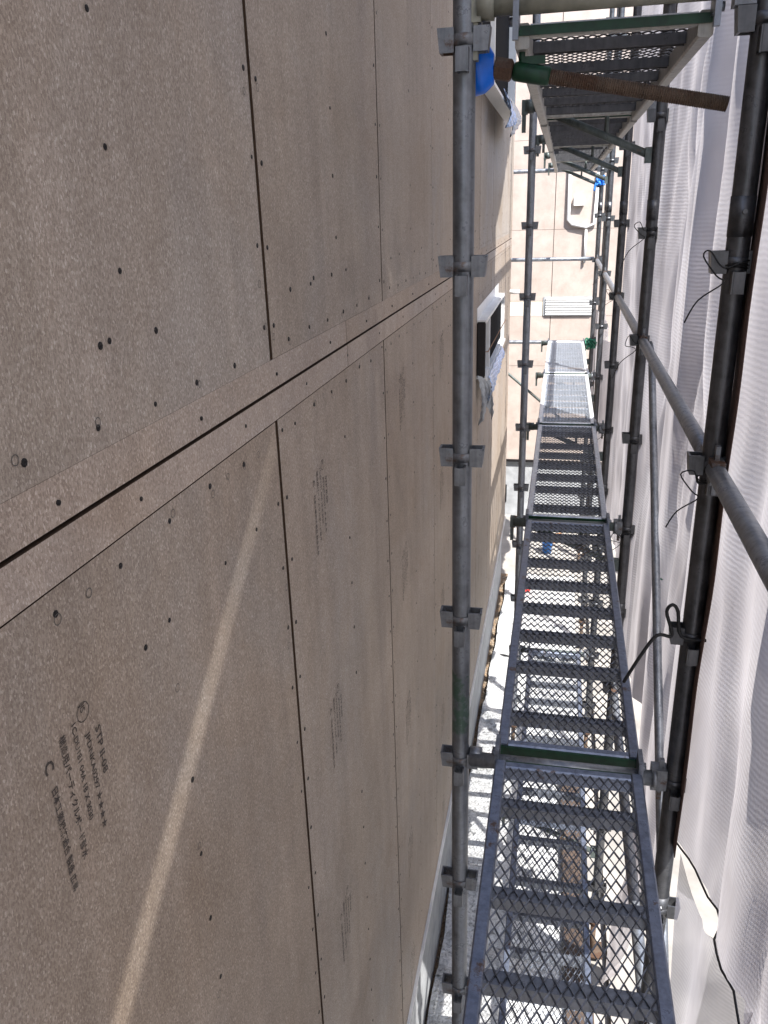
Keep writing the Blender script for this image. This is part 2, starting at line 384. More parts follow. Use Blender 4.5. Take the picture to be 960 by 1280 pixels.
# nail heads and pencil rings, one set per board
def nails_for(i, o, low):
    a, b = joints[i], joints[i + 1]
    n = MB(); p = MB()
    def nail(y, z, x=.0008):
        y += random.gauss(0, .0025); z += random.gauss(0, .003)
        r = random.uniform(.0034, .0050)
        n.tube([H((x - .003, y, z)), H((x + .0002, y, z)), H((x - .0006, y, z))], [r, r, r * .4], 8)
    def ring(y, z):
        H_R = random.uniform(.0056, .0072)
        p.ring(H((.0010, y, z)), H_R, H_R - .0011, 'X', 16)
    z0 = 1.045 if low else 1.245
    ys = [a + .027, b - .027, (a + b) / 2]
    if b - a < .7: ys = ys[:2]
    for j, y in enumerate(ys):
        for k in range(21):
            z = z0 - .14 * k if low else z0 + .14 * k
            if k == 0 and j == 2: continue
            if random.random() < .94: nail(y, z + (.0 if j != 1 else .006))
            if random.random() < .22: ring(y + random.uniform(-.012, .012), z + random.uniform(-.06, .06))
    y = a + .11
    while y < b - .05:
        zz = 1.043 if low else 1.211
        nail(y, zz)
        if random.random() < .6: ring(y + random.uniform(-.012, .012), zz + random.uniform(-.012, .012))
        if random.random() < .3: ring(y + .07, zz + random.uniform(-.012, .012))
        if not low and random.random() < .35: nail(y + .05, 1.305)
        if random.random() < .35: nail(y + .03, zz + (-.14 if low else .093))
        y += .142
    tag(n.build('nail_heads', M['nail'], o), kind='stuff')
    if p.v: tag(p.build('pencil_rings', M['pencil'], o), kind='stuff')
for i in range(joints.index(.434), len(joints) - 1):
    nails_for(i, lower[i], True); nails_for(i, upper[i], False)
n = MB()
for (z, st, y) in ((1.157, .37, .73), (1.101, .375, .90)):
    while y < 8.8:
        n.tube([H((-.001, y, z)), H((.0022, y, z)), H((.0014, y, z))], [.0034, .0034, .0015], 8); y += st + random.gauss(0, .01)
tag(n.build('strip_nails', M['nail'], house), kind='stuff')

# printed stamps
def text_mesh(s, size):
    cu = bpy.data.curves.new('stamp_text', 'FONT'); cu.body = s; cu.size = size; cu.resolution_u = 2; cu.offset = size * .02
    ob = bpy.data.objects.new('stamp_text', cu); COL.objects.link(ob)
    bpy.context.view_layer.update()
    dg = bpy.context.evaluated_depsgraph_get()
    me = ob.evaluated_get(dg).to_mesh()
    vs = [v.co.copy() for v in me.vertices]; fs = [tuple(p.vertices) for p in me.polygons]
    ob.evaluated_get(dg).to_mesh_clear()
    bpy.data.objects.remove(ob); bpy.data.curves.remove(cu)
    return vs, fs
stamp = MB()
def put(s, size, y, z, sx=1.0):          # reads downwards, top of the letters towards +Y
    vs, fs = text_mesh(s, size)
    stamp.add([(0, y + v.y, z - v.x * sx) for v in vs], fs)
stamp.ring((0, .089, -.006), .0125, .0112, 'X', 28)
put('JIS', .0135, .0845, .0050, .85)
put('STP II-08', .0150, .1060, -.040, 1.25)
put('JPDNKA0297 ★★★★', .0120, .0860, -.036, 1.2)
put('1C-DU181 04A 18 X 3030', .0120, .0640, -.006, 1.05)
put('構造用パーティクルボード耐水', .0130, .0400, -.008, .95)
put('C', .022, .0080, -.020, 1.0)
put('日本工業規格適合 製造 広島', .0125, .0120, -.055, .95)
stamp_me = stamp.mesh('printed_stamp', M['ink'])
I0 = joints.index(.434)
for i in range(I0, I0 + 7):
    for j in range(5):
        zt = .912 - .65 * j + (.0 if i == I0 else random.uniform(-.02, .02))
        yy = joints[i] + (.182 if i == I0 else .19 + random.uniform(-.01, .03))
        link('printed_stamp', stamp_me, lower[i], H((.0011, yy, zt)))

# windows of the house (frame stands proud of the boards)
def window(y0, y1, z0, z1, dep=.07):
    wdw = empty('window', H((0, (y0 + y1) / 2, z0))); wdw.parent = house
    c = Vector((0, (y0 + y1) / 2, z0))
    def q(p): return (p[0] - c.x, p[1] - c.y, p[2] - c.z)
    f = MB(); t = .020
    f.span(q((.0015, y0, z1 - t)), q((dep, y1, z1))); f.span(q((.0015, y0, z0)), q((dep, y1, z0 + t)))
    f.span(q((.0015, y1 - t, z0 + t)), q((dep, y1, z1 - t)))
    ym = y0 + .36
    f.span(q((.02, ym - .022, z0 + t)), q((dep - .006, ym + .022, z1 - t)))
    f.build('frame', M['white'], wdw)
    MB().bevel_span(q((.0015, y0 - .002, z0 + .01)), q((dep - .004, y0 + t, z1 - .012)), .005).build('jamb', M['darkframe'], wdw)
    MB().span(q((.018, y0 + t, z0 + t)), q((.034, ym - .022, z1 - t))).build('pane', M['filmw'], wdw)
    MB().span(q((.018, ym + .022, z0 + t)), q((.034, y1 - t, z1 - t))).build('pane', M['glass'], wdw)
    MB().span(q((.0014, y0 - .01, z1)), q((.004, y1 + .05, z1 + .075))).build('flashing_tape', M['tape'], wdw)
    g = MB(); g.span(q((dep, y0 + .0, z0 - .012)), q((dep + .012, y1, z0 + .006))); g.build('sill', M['white'], wdw)
window(5.32, 7.06, .372, .757, .062)
window(5.0, 7.3, 2.10, 3.3, .09)
MB().tube([H((-.02, WEND - .12, .60)), H((.10, WEND - .12, .60))], .022, 14).build('vent_pipe', M['white'], house)
MB().tube([H((.004, 5.34, .55)), H((.074, 5.33, .552)), H((.078, 6.98, .545))], .004, 6).build('wire', M['brown'], house)

def drape(name, mat, p0, p1, drop, label, cat, twist=.0, outw=.03, n=40, m=26):
    # a limp film hanging from the edge p0-p1, curling outwards as it falls
    mb = MB(); p0, p1 = Vector(p0), Vector(p1); vs = []
    for j in range(m + 1):
        v = j / m
        for i in range(n + 1):
            u = i / n; e = p0.lerp(p1, u)
            d = drop * (1 - .55 * u) if twist else drop * (.75 + .25 * math.cos(u * 5.))
            x = outw * math.sin(v * 2.6) + .010 * math.sin(u * 17 + v * 4) * v + .004 * math.sin(u * 53 + v * 21) * v + .003 * math.sin(u * 31 - v * 37)
            vs.append(e + Vector((x, -.08 * v * v * twist + .012 * math.sin(u * 23) * v, -d * v)))
    mb.add(vs, [(j * (n + 1) + i, j * (n + 1) + i + 1, (j + 1) * (n + 1) + i + 1, (j + 1) * (n + 1) + i) for j in range(m) for i in range(n)], True)
    o = mb.build(name, mat); s = o.modifiers.new('thick', 'SOLIDIFY'); s.thickness = .0012
    return tag(o, label, cat)
drape('plastic_film', M['film'], (.078, 5.36, .385), (.078, 6.6, .385), .15, 'pale blue plastic film hanging below the small window sill', 'film', 1.0, .02)
drape('plastic_film', M['filmw'], (.01, 5.30, .40), (.082, 5.345, .372), .34, 'white roll of vinyl hanging at the near corner of the small window', 'film', 0, .03)
drape('plastic_film', M['film'], (.10, 5.9, 2.16), (.10, 6.6, 2.10), .24, 'pale blue plastic film hanging under the upper window near the scaffold', 'film', .6, .05)
drape('plastic_film', M['filmw'], (.11, 6.4, 2.16), (.11, 7.35, 2.18), .26, 'white plastic film hanging under the upper window beside the blue film', 'film', .4, .03)

# ------------------------------------------------------------------ neighbour house closing the view
nb = empty('neighbour_house', (1, FY, GZ), 'pale pinkish house front in full sun closing the far end of the walkway', 'house')
NO = Vector((1, FY, GZ))
def N(p): return (p[0] - NO.x, p[1] - NO.y, p[2] - NO.z)
def nspan(name, mat, a, b): return MB().span(N(a), N(b)).build(name, mat, nb)
nspan('wall_core', M['core'], (-5, FY + .012, ZB), (7, FY + .25, 5.4))
nspan('foundation', M['concrete'], (-5, FY + .03, GZ - .1), (7, FY + .3, ZB - .02))
nspan('flashing', M['darkframe'], (-5, FY - .02, ZB - .03), (7, FY + .02, ZB - .004))
xj = [-5, -3.6, -2.6, -1.6, -.6, .40, 1.40, 2.4, 3.4, 4.4, 5.4, 7]
zj = [ZB, -.62, .05, .24, 1.14, 2.2, 3.3, 5.4]
for i in range(len(xj) - 1):
    for j in range(len(zj) - 1):
        m = M['facstrip'] if (j == 2 and xj[i + 1] < .5) else M['facade']
        e = .004 if i in (4, 5) else .002
        nspan('wall_board', m, (xj[i] + e, FY + random.uniform(-.001, .001), zj[j] + .002), (xj[i + 1] - e, FY + .013, zj[j + 1] - .002))
# white downpipe and its bends
MB().tube([N((.57, FY - .03, 1.95)), N((.57, FY - .03, 1.25)), N((.62, FY - .03, 1.20)), N((.80, FY - .03, 1.16)), N((.90, FY - .03, 1.20)), N((.92, FY - .03, 1.8))], .022, 10).build('downpipe', M['white'], nb)
MB().tube([N((.80, FY - .03, 1.13)), N((.80, FY - .03, .72))], .016, 10).build('downpipe', M['white'], nb)
nspan('meter_box', M['white'], (.63, FY - .06, 1.42), (.76, FY - .004, 1.52))
for i in range(7):
    nspan('louvre_slat', M['white'], (.33, FY - .03, .065 + .033 * i), (.93, FY - .004, .086 + .033 * i))
nspan('louvre_panel', M['concrete'], (.30, FY - .012, .05), (.96, FY - .0035, .30))
nspan('basement_window', M['glass'], (-.42, FY - .002, -2.62), (-.12, FY + .05, -2.36))

sh = empty('side_house', (7, 5, GZ), 'grey rendered house faintly visible through the mesh sheets', 'house')
def S(p): return (p[0] - 7, p[1] - 5, p[2] - GZ)
MB().span(S((6.0, -6, GZ - .1)), S((10, 9.5, 3.4))).build('wall', M['stucco'], sh)
MB().span(S((5.6, -6.4, 3.41)), S((10.4, 9.9, 3.6))).build('roof', M['roof'], sh)
for y in (-.5, 2.2, 4.9, 7.6):
    for z in (-1.6, 1.0):
        MB().span(S((5.94, y - .6, z)), S((5.997, y + .6, z + 1.2))).build('window', M['white'], sh)
        MB().span(S((5.93, y - .52, z + .08)), S((5.938, y + .52, z + 1.12))).build('pane', M['glass'], sh)

# ------------------------------------------------------------------ silver ground sheets
def tarp(y0, y1, label):
    n, m = 60, 36; vs = []
    rr = random.Random(int(y0 * 100))
    ph = [(rr.uniform(4, 26), rr.uniform(4, 26), rr.uniform(0, 6), rr.uniform(.002, .006)) for _ in range(14)]
    for j in range(n + 1):
        for i in range(m + 1):
            x = -.005 + .84 * i / m + (.014 * max(0, y0 + (y1 - y0) * j / n - 5) + .008 * math.sin(j * .21)) * (1 - i / m); y = y0 + (y1 - y0) * j / n
            z = sum(a * math.sin(x * p + y * q + r + 1.5 * math.sin(x * q * .5)) for p, q, r, a in ph)
            edge = max(0, 1 - (y - y0) / .06)
            z = max(z, -.012) + .03 + .035 * edge * math.exp(-((y - y0 - .02) / .03) ** 2) + .0
            vs.append((x - .4, y - y0, z))
    mb = MB().add(vs, [(j * (m + 1) + i, j * (m + 1) + i + 1, (j + 1) * (m + 1) + i + 1, (j + 1) * (m + 1) + i) for j in range(n) for i in range(m)], True)
    o = mb.build('ground_sheet', M['tarp'], None, (.4, y0, GZ + .012 + .012 * (int(y0) % 2)))
    return tag(o, label, 'tarp', 'silver sheets laid along the foot of the wall')
for (a, b, t) in ((1.2, 3.45, 'crinkled silver sheet on the ground under the nearest walkway deck'), (3.4, 5.35, 'crinkled silver sheet on the ground, second from the viewer'),
                  (5.3, 7.1, 'crinkled silver sheet on the ground below the small window'), (7.05, 9.0, 'crinkled silver sheet on the ground at the far corner of the wall')):
    tarp(a, b, t)

# ------------------------------------------------------------------ scaffold standards
def pocket_mesh():
    mb = MB(); r = .0243
    for sgn in (-1, 1):      # two side wings, slightly wider at the top
        a, b = sgn * (r - .004), sgn * (r + .029)
        for th in (-.019, .015):
            vs = [(a, th, 0), (b + sgn * .002, th, 0), (b - sgn * .003, th, -.046), (a, th, -.046), (a, th + .004, 0), (b + sgn * .002, th + .004, 0), (b - sgn * .003, th + .004, -.046), (a, th + .004, -.046)]
            mb.add(vs, [(0, 1, 2, 3), (7, 6, 5, 4), (0, 4, 5, 1), (1, 5, 6, 2), (2, 6, 7, 3), (3, 7, 4, 0)])
        vs = [(b - sgn * .003, -.019, 0), (b + sgn * .002, -.019, 0), (b + sgn * .002, .019, 0), (b - sgn * .003, .019, 0), (b - sgn * .008, -.019, -.046), (b - sgn * .003, -.019, -.046), (b - sgn * .003, .019, -.046), (b - sgn * .008, .019, -.046)]
        mb.add(vs, [(0, 1, 2, 3), (4, 7, 6, 5), (0, 4, 5, 1), (1, 5, 6, 2), (2, 6, 7, 3), (3, 7, 4, 0)])
    for sgn in (-1, 1):      # front and back cups, set lower
        a, b = sgn * (r - .004), sgn * (r + .024)
        y0, y1 = min(a, b), max(a, b)
        mb.span((-.013, y0, -.086), (-.0095, y1, -.040)); mb.span((.0095, y0, -.086), (.013, y1, -.040))
        mb.span((-.0095, b - .002, -.0855), (.0095, b + .0025, -.0405))
    mb.tube([(0, 0, -.012), (0, 0, -.034)], r + .003, 16)
    me = mb.mesh('wedge_pocket', M['pocket'])
    bm = bmesh.new(); bm.from_mesh(me); bmesh.ops.recalc_face_normals(bm, faces=bm.faces); bm.to_mesh(me); bm.free()
    return me
POCKET = pocket_mesh()
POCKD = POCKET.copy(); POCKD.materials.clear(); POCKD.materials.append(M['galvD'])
def standard(x, y, mat, pk, label, ztop=4.1, spig=True):
    st = empty('scaffold_post', (x, y, GZ), label, 'scaffold post', 'upright scaffold tubes')
    t = MB(); n = 24
    t.tube([(0, 0, .25 - GZ * 0 + i * (ztop - GZ - .25) / n) for i in range(n + 1)], .0243, 20)
    t.build('tube', mat, st)
    for z in (1.42, -.46):   # tube joints: a sleeve above the pocket, with a pin
        if spig: MB().tube([(0, 0, z - GZ - .05), (0, 0, z - GZ + .03)], .0256, 20).tube([(0, -.034, z - GZ), (0, .034, z - GZ)], .005, 8).build('sleeve', mat, st)
    j = MB(); j.tube([(0, 0, .02), (0, 0, .27)], .016, 12).tube([(0, 0, .25), (0, 0, .285)], .034, 8); j.span((-.06, -.06, .028), (.06, .06, .036))
    j.build('base_jack', M['rust'], st)
    for k in range(-5, 9):
        z = -.008 + PK * k
        if z < ztop: link('wedge_pocket', pk, st, (0, 0, z - GZ))
    return st
standard(XA, Yk(0), M['galvA'], POCKET, 'grey inner scaffold post close to the wall with a smear of green paint', spig=False)
standard(XA + .002, Yk(2), M['galv'], POCKET, 'thin grey inner scaffold post further off, past the small window', spig=False)
names = ['dark outer scaffold post nearest the viewer against the sheets', 'second dark outer scaffold post from the viewer', 'third dark outer scaffold post from the viewer',
         'fourth dark outer scaffold post from the viewer', 'fifth outer scaffold post at the far corner of the walkway']
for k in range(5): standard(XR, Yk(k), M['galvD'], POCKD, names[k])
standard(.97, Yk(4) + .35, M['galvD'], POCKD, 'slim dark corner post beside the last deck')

# ------------------------------------------------------------------ mesh decks
DW, DL = XRR - XL, L - .075
def deck_proto(MR, MI, MM, pz=-.060, wv_=.0013, h=.0014, er=-.046, nr=7, rh=-.040):
    dk = empty('walkway_deck', (0, 0, 0), '', 'scaffold deck', 'expanded metal walkway decks')
    for sgn in (-1, 1):
        c = sgn * (DW / 2 - .015)
        MB().bevel_span((c - .015, 0, -.048), (c + .015, DL, 0), .004).build('side_rail', M[MR], dk)
    for y in (.0, DL - .026):
        MB().bevel_span((-DW / 2 + .0305, y, er), (DW / 2 - .0305, y + .026, -.0015), .004).build('end_rail', M[MR], dk)
    MB().span((-DW / 2 + .004, -.0065, pz), (DW / 2 - .004, -.0005, -.006)).build('end_plate', M['greenp'], dk)
    MB().span((-DW / 2 + .004, DL + .0005, pz), (DW / 2 - .004, DL + .0065, -.006)).build('end_plate', M['greenp'], dk)
    for i in range(nr):
        y = .026 + (DL - .052) * (i + 1) / (nr + 1)
        if i == 0: y -= .08
        if i == nr - 1: y += .08
        r = MB(); r.span((-DW / 2 + .0305, y - .017, -.0095), (DW / 2 - .0305, y + .017, -.0070))
        r.span((-DW / 2 + .0305, y - .017, rh), (DW / 2 - .0305, y - .0145, -.0096)); r.span((-DW / 2 + .0305, y + .0145, rh), (DW / 2 - .0305, y + .017, -.0096))
        r.build('cross_rib', M[MI], dk)
    # expanded metal: real diamonds
    mb = MB(); nx = 14; wx = (DW - .061) / nx; ny = int((DL - .052) / .044); wy = (DL - .052) / ny
    def strand(a, b):
        a, b = Vector(a), Vector(b); d = (b - a).normalized(); sdir = Vector((-d.y, d.x, 0))
        tilt = .0009
        vs = []
        for p in (a, b):
            for s_, z in ((-1, -h + tilt), (1, -h - tilt), (1, h - tilt), (-1, h + tilt)):
                vs.append(p + sdir * s_ * wv_ + Vector((0, 0, z)))
        mb.add(vs, [(0, 1, 5, 4), (1, 2, 6, 5), (2, 3, 7, 6), (3, 0, 4, 7)])
    for j in range(ny):
        for i in range(nx):
            x0 = -DW / 2 + .0305 + wx * i; y0 = .026 + wy * j; z = -.0045
            e = .06
            A, B, C, D_ = (x0 + wx / 2, y0, z), (x0 + wx, y0 + wy / 2, z), (x0 + wx / 2, y0 + wy, z), (x0, y0 + wy / 2, z)
            for p, q in ((A, B), (B, C), (C, D_), (D_, A)): strand(p, q)
    mb.build('expanded_mesh', M[MM], dk, fix=False)
    for sgn in (-1, 1):
        for y0, dr in ((0, -1), (DL, 1)):
            x = sgn * (DW / 2 - .004)
            h = MB(); x0, x1 = x - .006, x + .006
            h.span((x0, min(y0, y0 + dr * .052), -.014), (x1, max(y0, y0 + dr * .052), .030))
            h.span((x0, min(y0 + dr * .052, y0 + dr * .066), -.040), (x1, max(y0 + dr * .052, y0 + dr * .066), .029))
            h.tube([(x + sgn * .002, y0 + dr * .03, -.002), (x + sgn * .016, y0 + dr * .03, -.002)], .009, 8)
            h.build('hook', M['rib'], dk)
    return dk
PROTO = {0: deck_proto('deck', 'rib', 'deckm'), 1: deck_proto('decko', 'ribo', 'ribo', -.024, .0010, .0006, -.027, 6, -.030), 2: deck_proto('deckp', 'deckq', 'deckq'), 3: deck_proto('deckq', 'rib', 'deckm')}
KM = {q: kidmap_of(PROTO[q]) for q in PROTO}; used = set()
def deck(k, z, label, scale_y=1.0):
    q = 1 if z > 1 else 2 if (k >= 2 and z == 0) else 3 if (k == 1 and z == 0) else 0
    if q not in used: o = PROTO[q]; used.add(q)
    else: o = copy_tree(PROTO[q], KM[q])
    o.location = ((XL + XRR) / 2, Yk(k) + .040, z); o.scale = (1, scale_y, 1); o.rotation_euler = (random.uniform(-.0012, .0012), random.uniform(-.004, .004), random.uniform(-.002, .002)); o['label'] = label; return o
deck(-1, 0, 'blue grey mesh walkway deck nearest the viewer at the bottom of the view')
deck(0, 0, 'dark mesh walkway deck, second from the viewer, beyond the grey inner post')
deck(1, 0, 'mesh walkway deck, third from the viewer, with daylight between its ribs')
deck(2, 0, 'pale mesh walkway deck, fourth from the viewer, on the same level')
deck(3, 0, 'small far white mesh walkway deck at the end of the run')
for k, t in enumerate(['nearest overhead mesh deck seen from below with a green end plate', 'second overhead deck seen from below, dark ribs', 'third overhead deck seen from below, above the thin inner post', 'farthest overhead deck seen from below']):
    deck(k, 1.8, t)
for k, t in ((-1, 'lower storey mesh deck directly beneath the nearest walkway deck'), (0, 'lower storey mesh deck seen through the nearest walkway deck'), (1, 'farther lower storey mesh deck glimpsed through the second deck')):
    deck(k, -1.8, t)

# ------------------------------------------------------------------ brackets and transoms
def bracket(k, z, label, mat, x0=.335, brace=True, cat='bracket', hooks=1, group='brackets carrying the decks'):
    y = Yk(k); b = empty('scaffold_bracket', (XR, y, z), label, cat, group)
    zt = .028 if z > 1 else -.022; yo = 0 if z > 1 else -.014
    MB().tube([(x0 - XR, yo, zt), (-.05, yo, zt)], .0213, 16).build('tube', mat, b)
    e = MB(); e.span((-.062, -.020, zt - .035), (-.022, .020, zt + .030)); e.span((-.042, -.006, zt - .075), (-.030, .006, zt + .055)); e.tube([(-.062, yo, zt), (-.058, yo, zt), (-.048, yo, zt)], [.022, .028, .028], 14)
    e.build('wedge', M['pocket'], b)
    e = MB(); e.tube([(x0 - XR - .004, 0, zt), (x0 - XR + .03, 0, zt)], .027, 14)
    for i in range(hooks):
        xx = x0 - XR - .006 + .035 * i
        e.span((xx - .014, -.018, zt - .030), (xx + .010, .018, zt + .024)); e.span((xx - .012, -.014, zt - .098 + .02 * i), (xx + .004, .014, zt - .030))
    e.build('end_hook', mat, b)
    if brace:
        MB().tube([(-.472, 0, zt - .015), (-.03, 0, zt - .205)], .016, 12).build('brace', mat, b)
        MB().tube([(-.21, 0, zt - .02), (-.21, 0, zt - .125)], .009, 8).build('strut', mat, b)
        e = MB(); e.span((-.050, -.018, zt - .235), (-.024, .018, zt - .175)); e.build('brace_shoe', mat, b)
    return b
bracket(0, 0, 'grey cross tube between the two nearest decks reaching the inner post', M['galv'], .335, False, 'cross tube', 0)
bracket(0, 1.8, 'pale cross tube under the near end of the overhead decks', M['pale'], .335, False, 'cross tube', 1)
ordn = ['', 'second', 'third', 'fourth', 'fifth']
for k in range(1, 5):
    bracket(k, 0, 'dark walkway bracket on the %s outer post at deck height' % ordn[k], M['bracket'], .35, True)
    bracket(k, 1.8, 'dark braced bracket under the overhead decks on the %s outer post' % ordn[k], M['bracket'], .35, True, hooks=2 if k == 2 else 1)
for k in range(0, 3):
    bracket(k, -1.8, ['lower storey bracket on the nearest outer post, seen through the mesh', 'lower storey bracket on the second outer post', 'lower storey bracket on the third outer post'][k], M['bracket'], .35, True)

def rail(p0, p1, r, mat, label, cat='guard rail', group=None, name='guard_rail', ends=True):
    p0, p1 = Vector(p0), Vector(p1); o = empty(name, p0, label, cat, group)
    d = (p1 - p0); n = 10
    MB().tube([d * i / n for i in range(n + 1)], r, 16).build('tube', mat, o)
    if ends:
        u = d.normalized()
        for q, s_ in ((Vector((0, 0, 0)), 1), (d, -1)):
            c = q + u * s_ * .012; e = MB()
            e.box(c, (.030, .05, .052)); e.box(c - u * s_ * .008 + Vector((0, 0, .0)), (.010, .016, .115))
            e.build('wedge', M['pocket'], o)
    return o
labs = ['grey guard rail tube at the right edge, nearest the viewer', 'long bright guard rail tube between the first and second outer posts', 'guard rail tube between the second and third outer posts', 'guard rail tube between the third and fourth outer posts', 'far guard rail tube between the fourth and fifth outer posts']
for k in range(-1, 4):
    rail((XR, Yk(k) + .045, .868), (XR, Yk(k + 1) - .045, .868), .0213, M['galv'], labs[k + 1], group='guard rails along the sheets')
rail((XR, Yk(0) + .045, -.93), (XR, Yk(1) - .045, -.93), .0213, M['galv'], 'lower storey guard rail tube seen through the second deck', group='guard rails along the sheets')
rail((XR, Yk(-1) + .045, -.93), (XR, Yk(0) - .045, -.93), .0213, M['galv'], 'blue grey lower guard rail tube seen through the nearest deck', group='guard rails along the sheets')
rail((.925, Yk(1) - .03, .86), (.925, Yk(0) - .05, -.80), .0155, M['galv'], 'thin slanting brace tube in front of the sheets beside the second deck', 'brace', None, 'diagonal_brace', False)
for z, t in ((.9, 'horizontal tube at the far corner, level with the guard rail'), (1.8, 'horizontal tube at the far corner, level with the overhead decks'), (0, 'horizontal tube at the far corner, level with the walkway')):
    rail((XR - .03, Yk(4) + .06, z - .02), (-3.2, Yk(4) + .06, z - .02), .0213, M['galv'], t, 'ledger tube', 'tubes crossing the far corner', 'ledger_tube', False)
rail((-1.4, Yk(4) + .12, .75), (.80, Yk(4) + .12, -1.1), .0155, M['bracket'], 'slanting brace crossing the far corner below the walkway', 'brace', None, 'diagonal_brace', False)

# ------------------------------------------------------------------ wall jack near the top
JY = 1.985
jk = empty('wall_jack', (.39, JY, 1.720), 'rusty threaded wall jack rod with green collar under the overhead deck', 'jack')
dj = Vector((.84 - .385, 0, 1.633 - 1.722)).normalized()
def J(t): return dj * t
mb = MB()
pts, rs = [], []
for i in range(170):
    t = .06 + i * .0024; pts.append(J(t)); rs.append(.0158 if i % 2 else .0140)
mb.tube(pts, rs, 14, smooth=False).build('threaded_rod', M['rust'], jk)
MB().tube([J(.012), J(.018), J(.085), J(.092)], [.0165, .0195, .0195, .017], 16).build('collar', M['greenp'], jk)
MB().tube([J(-.030), J(-.028), J(.006), J(.010)], [.020, .024, .024, .019], 6, smooth=False).build('nut', M['rust'], jk)
mb = MB(); mb.tube([J(.03) + Vector((0, 0, .018)), J(.03) + Vector((0, 0, .050))], .007, 8); mb.box(J(.055) + Vector((0, 0, .026)), (.05, .014, .016)); mb.build('handle', M['greenp'], jk)
cap = MB(); vs = []; n, m = 14, 8
for j in range(m + 1):
    for i in range(n):
        a = 2 * math.pi * i / n; t = -.030 - .075 * j / m
        r = .026 + .024 * min(1, j / 2.5) + .003 * math.sin(3 * a + j)
        vs.append(J(t) + Vector((0, .75 * r * math.cos(a), r * 1.15 * math.sin(a) - .006 * j / m)))
cap.add(vs, [(j * n + i, j * n + (i + 1) % n, (j + 1) * n + (i + 1) % n, (j + 1) * n + i) for j in range(m) for i in range(n)], True)
cap.add([vs[i] for i in range(n)], [tuple(range(n))]); cap.add([vs[m * n + i] for i in range(n)], [tuple(range(n))])
tag(cap.build('plastic_cap', M['bluecap'], jk), 'bright blue plastic cap')

# ------------------------------------------------------------------ mesh sheets
def crease(t, sd):
    # sharp-topped folds at uneven spacing
    q = t * 3.1 + sd * .37 + .5 * math.sin(t * 1.9 + sd)
    return 1 - 2 * abs(math.sin(q)) ** .85
def sheet(y0, y1, zb, zt, seed, label, mat='sheet', ny=90, nz=120, amp=.03, bulge=.0, yl=None, yr=None, pleat=1.0, group='white mesh sheets enclosing the scaffold', hem=None, flat=None, off=0, rope=False):
    rr = random.Random(seed)
    fold = [(rr.uniform(5, 30), rr.uniform(-.9, .9), rr.uniform(0, 6.3), rr.uniform(.25, 1.0)) for _ in range(7)]
    wrin = [(rr.uniform(15, 60), rr.uniform(-14, 14), rr.uniform(0, 6.3), rr.uniform(.06, .18)) for _ in range(6)]
    fz = (lambda v: (lambda y: v)) ; zbf = zb if callable(zb) else fz(zb); ztf = zt if callable(zt) else fz(zt)
    vs = []; uvs = []
    for j in range(nz + 1):
        v = j / nz
        for i in range(ny + 1):
            u = i / ny; y = y0 + (y1 - y0) * u
            z = zbf(y) + (ztf(y) - zbf(y)) * v
            ya = yl(z) if yl else y0; yb = yr(z) if yr else y1
            y = ya + (yb - ya) * u
            tie = min(1, .12 + 3.2 * u * (1 - u))
            zz = .9 * math.sin(z * 1.7 + seed)
            x = amp * pleat * sum(a * math.sin(p * y + q * z + r + zz) for p, q, r, a in fold) * .5
            x += amp * .8 * sum(a * math.sin(p * y + q * z + r + 1.2 * math.sin(2.1 * z + r)) for p, q, r, a in wrin)
            x += amp * .5 * crease(y + .35 * z + .06 * math.sin(3 * z), seed) + amp * .4 * crease(y - .22 * z + .05 * math.sin(4 * z), seed + 3)
            sag = bulge * math.sin(math.pi * u) * (.5 + .5 * math.sin(z * 1.3 + seed))
            x = XS - .048 * math.exp(-u * 14) - .048 * math.exp(-(1 - u) * 14) + (x * tie + sag) * (flat(y, z) if flat else 1)
            if x < XS - .012: x = XS - .012 - .018 * (1 - math.exp(-(XS - .012 - x) / .018)) if .06 < u < .94 else x
            vs.append((x - XS, y - y0, z)); uvs.append((y, z))
    fs = [(j * (ny + 1) + i, j * (ny + 1) + i + 1, (j + 1) * (ny + 1) + i + 1, (j + 1) * (ny + 1) + i) for j in range(nz) for i in range(ny)]
    mb = MB().add(vs, fs, True); me = mb.mesh('mesh_sheet', M[mat])
    ul = me.uv_layers.new(name='UVMap')
    for lp in me.loops: ul.data[lp.index].uv = uvs[lp.vertex_index]
    o = link('mesh_sheet', me, None, (XS + off, y0, 0))
    tag(o, label, 'mesh sheet', group)
    if rope:    # dark cord threaded through the loose lower edge
        pts = [Vector(vs[i]) + Vector((-.004, 0, .004 * math.sin(i * .9))) for i in range(0, ny + 1, 2) if vs[i][1] + y0 > .6]
        MB().tube(pts, .0028, 7).build('edge_cord', M['cord'], o)
    if hem is not None:   # brown webbing sewn along the near edge, where it is tied to the post
        h = MB(); i0 = hem
        pv = []
        for j in range(nz + 1):
            if vs[j * (ny + 1)][2] < -.35: continue
            a = Vector(vs[j * (ny + 1) + (ny if hem else 0)]); d = -.085 if hem else .05
            pv += [a + Vector((-.004, -.006, 0)), a + Vector((-.006, d, 0))]
        h.add(pv, [(2 * j, 2 * j + 1, 2 * j + 3, 2 * j + 2) for j in range(len(pv) // 2 - 1)], True)
        ho = h.build('hem', M['hem'], o); sm = ho.modifiers.new('t', 'SOLIDIFY'); sm.thickness = .002
    return o
sheet(-5.6, -1.78, GZ + .05, 5.6, 31, 'mesh sheet along the scaffold behind the viewer', amp=.03, ny=40, nz=40)
seam = lambda y: 3.07 + .78 * (y - .26)
def smooth_gap(y):       # unseen seam over the viewer, opened to cast a sun streak, lapped elsewhere
    a = max(0., min(1., (y + .75) / .25)) * max(0., min(1., (.50 - y) / .22))
    return -.12 + a * (.12 + max(.005, .024 - .026 * (y + .4)))
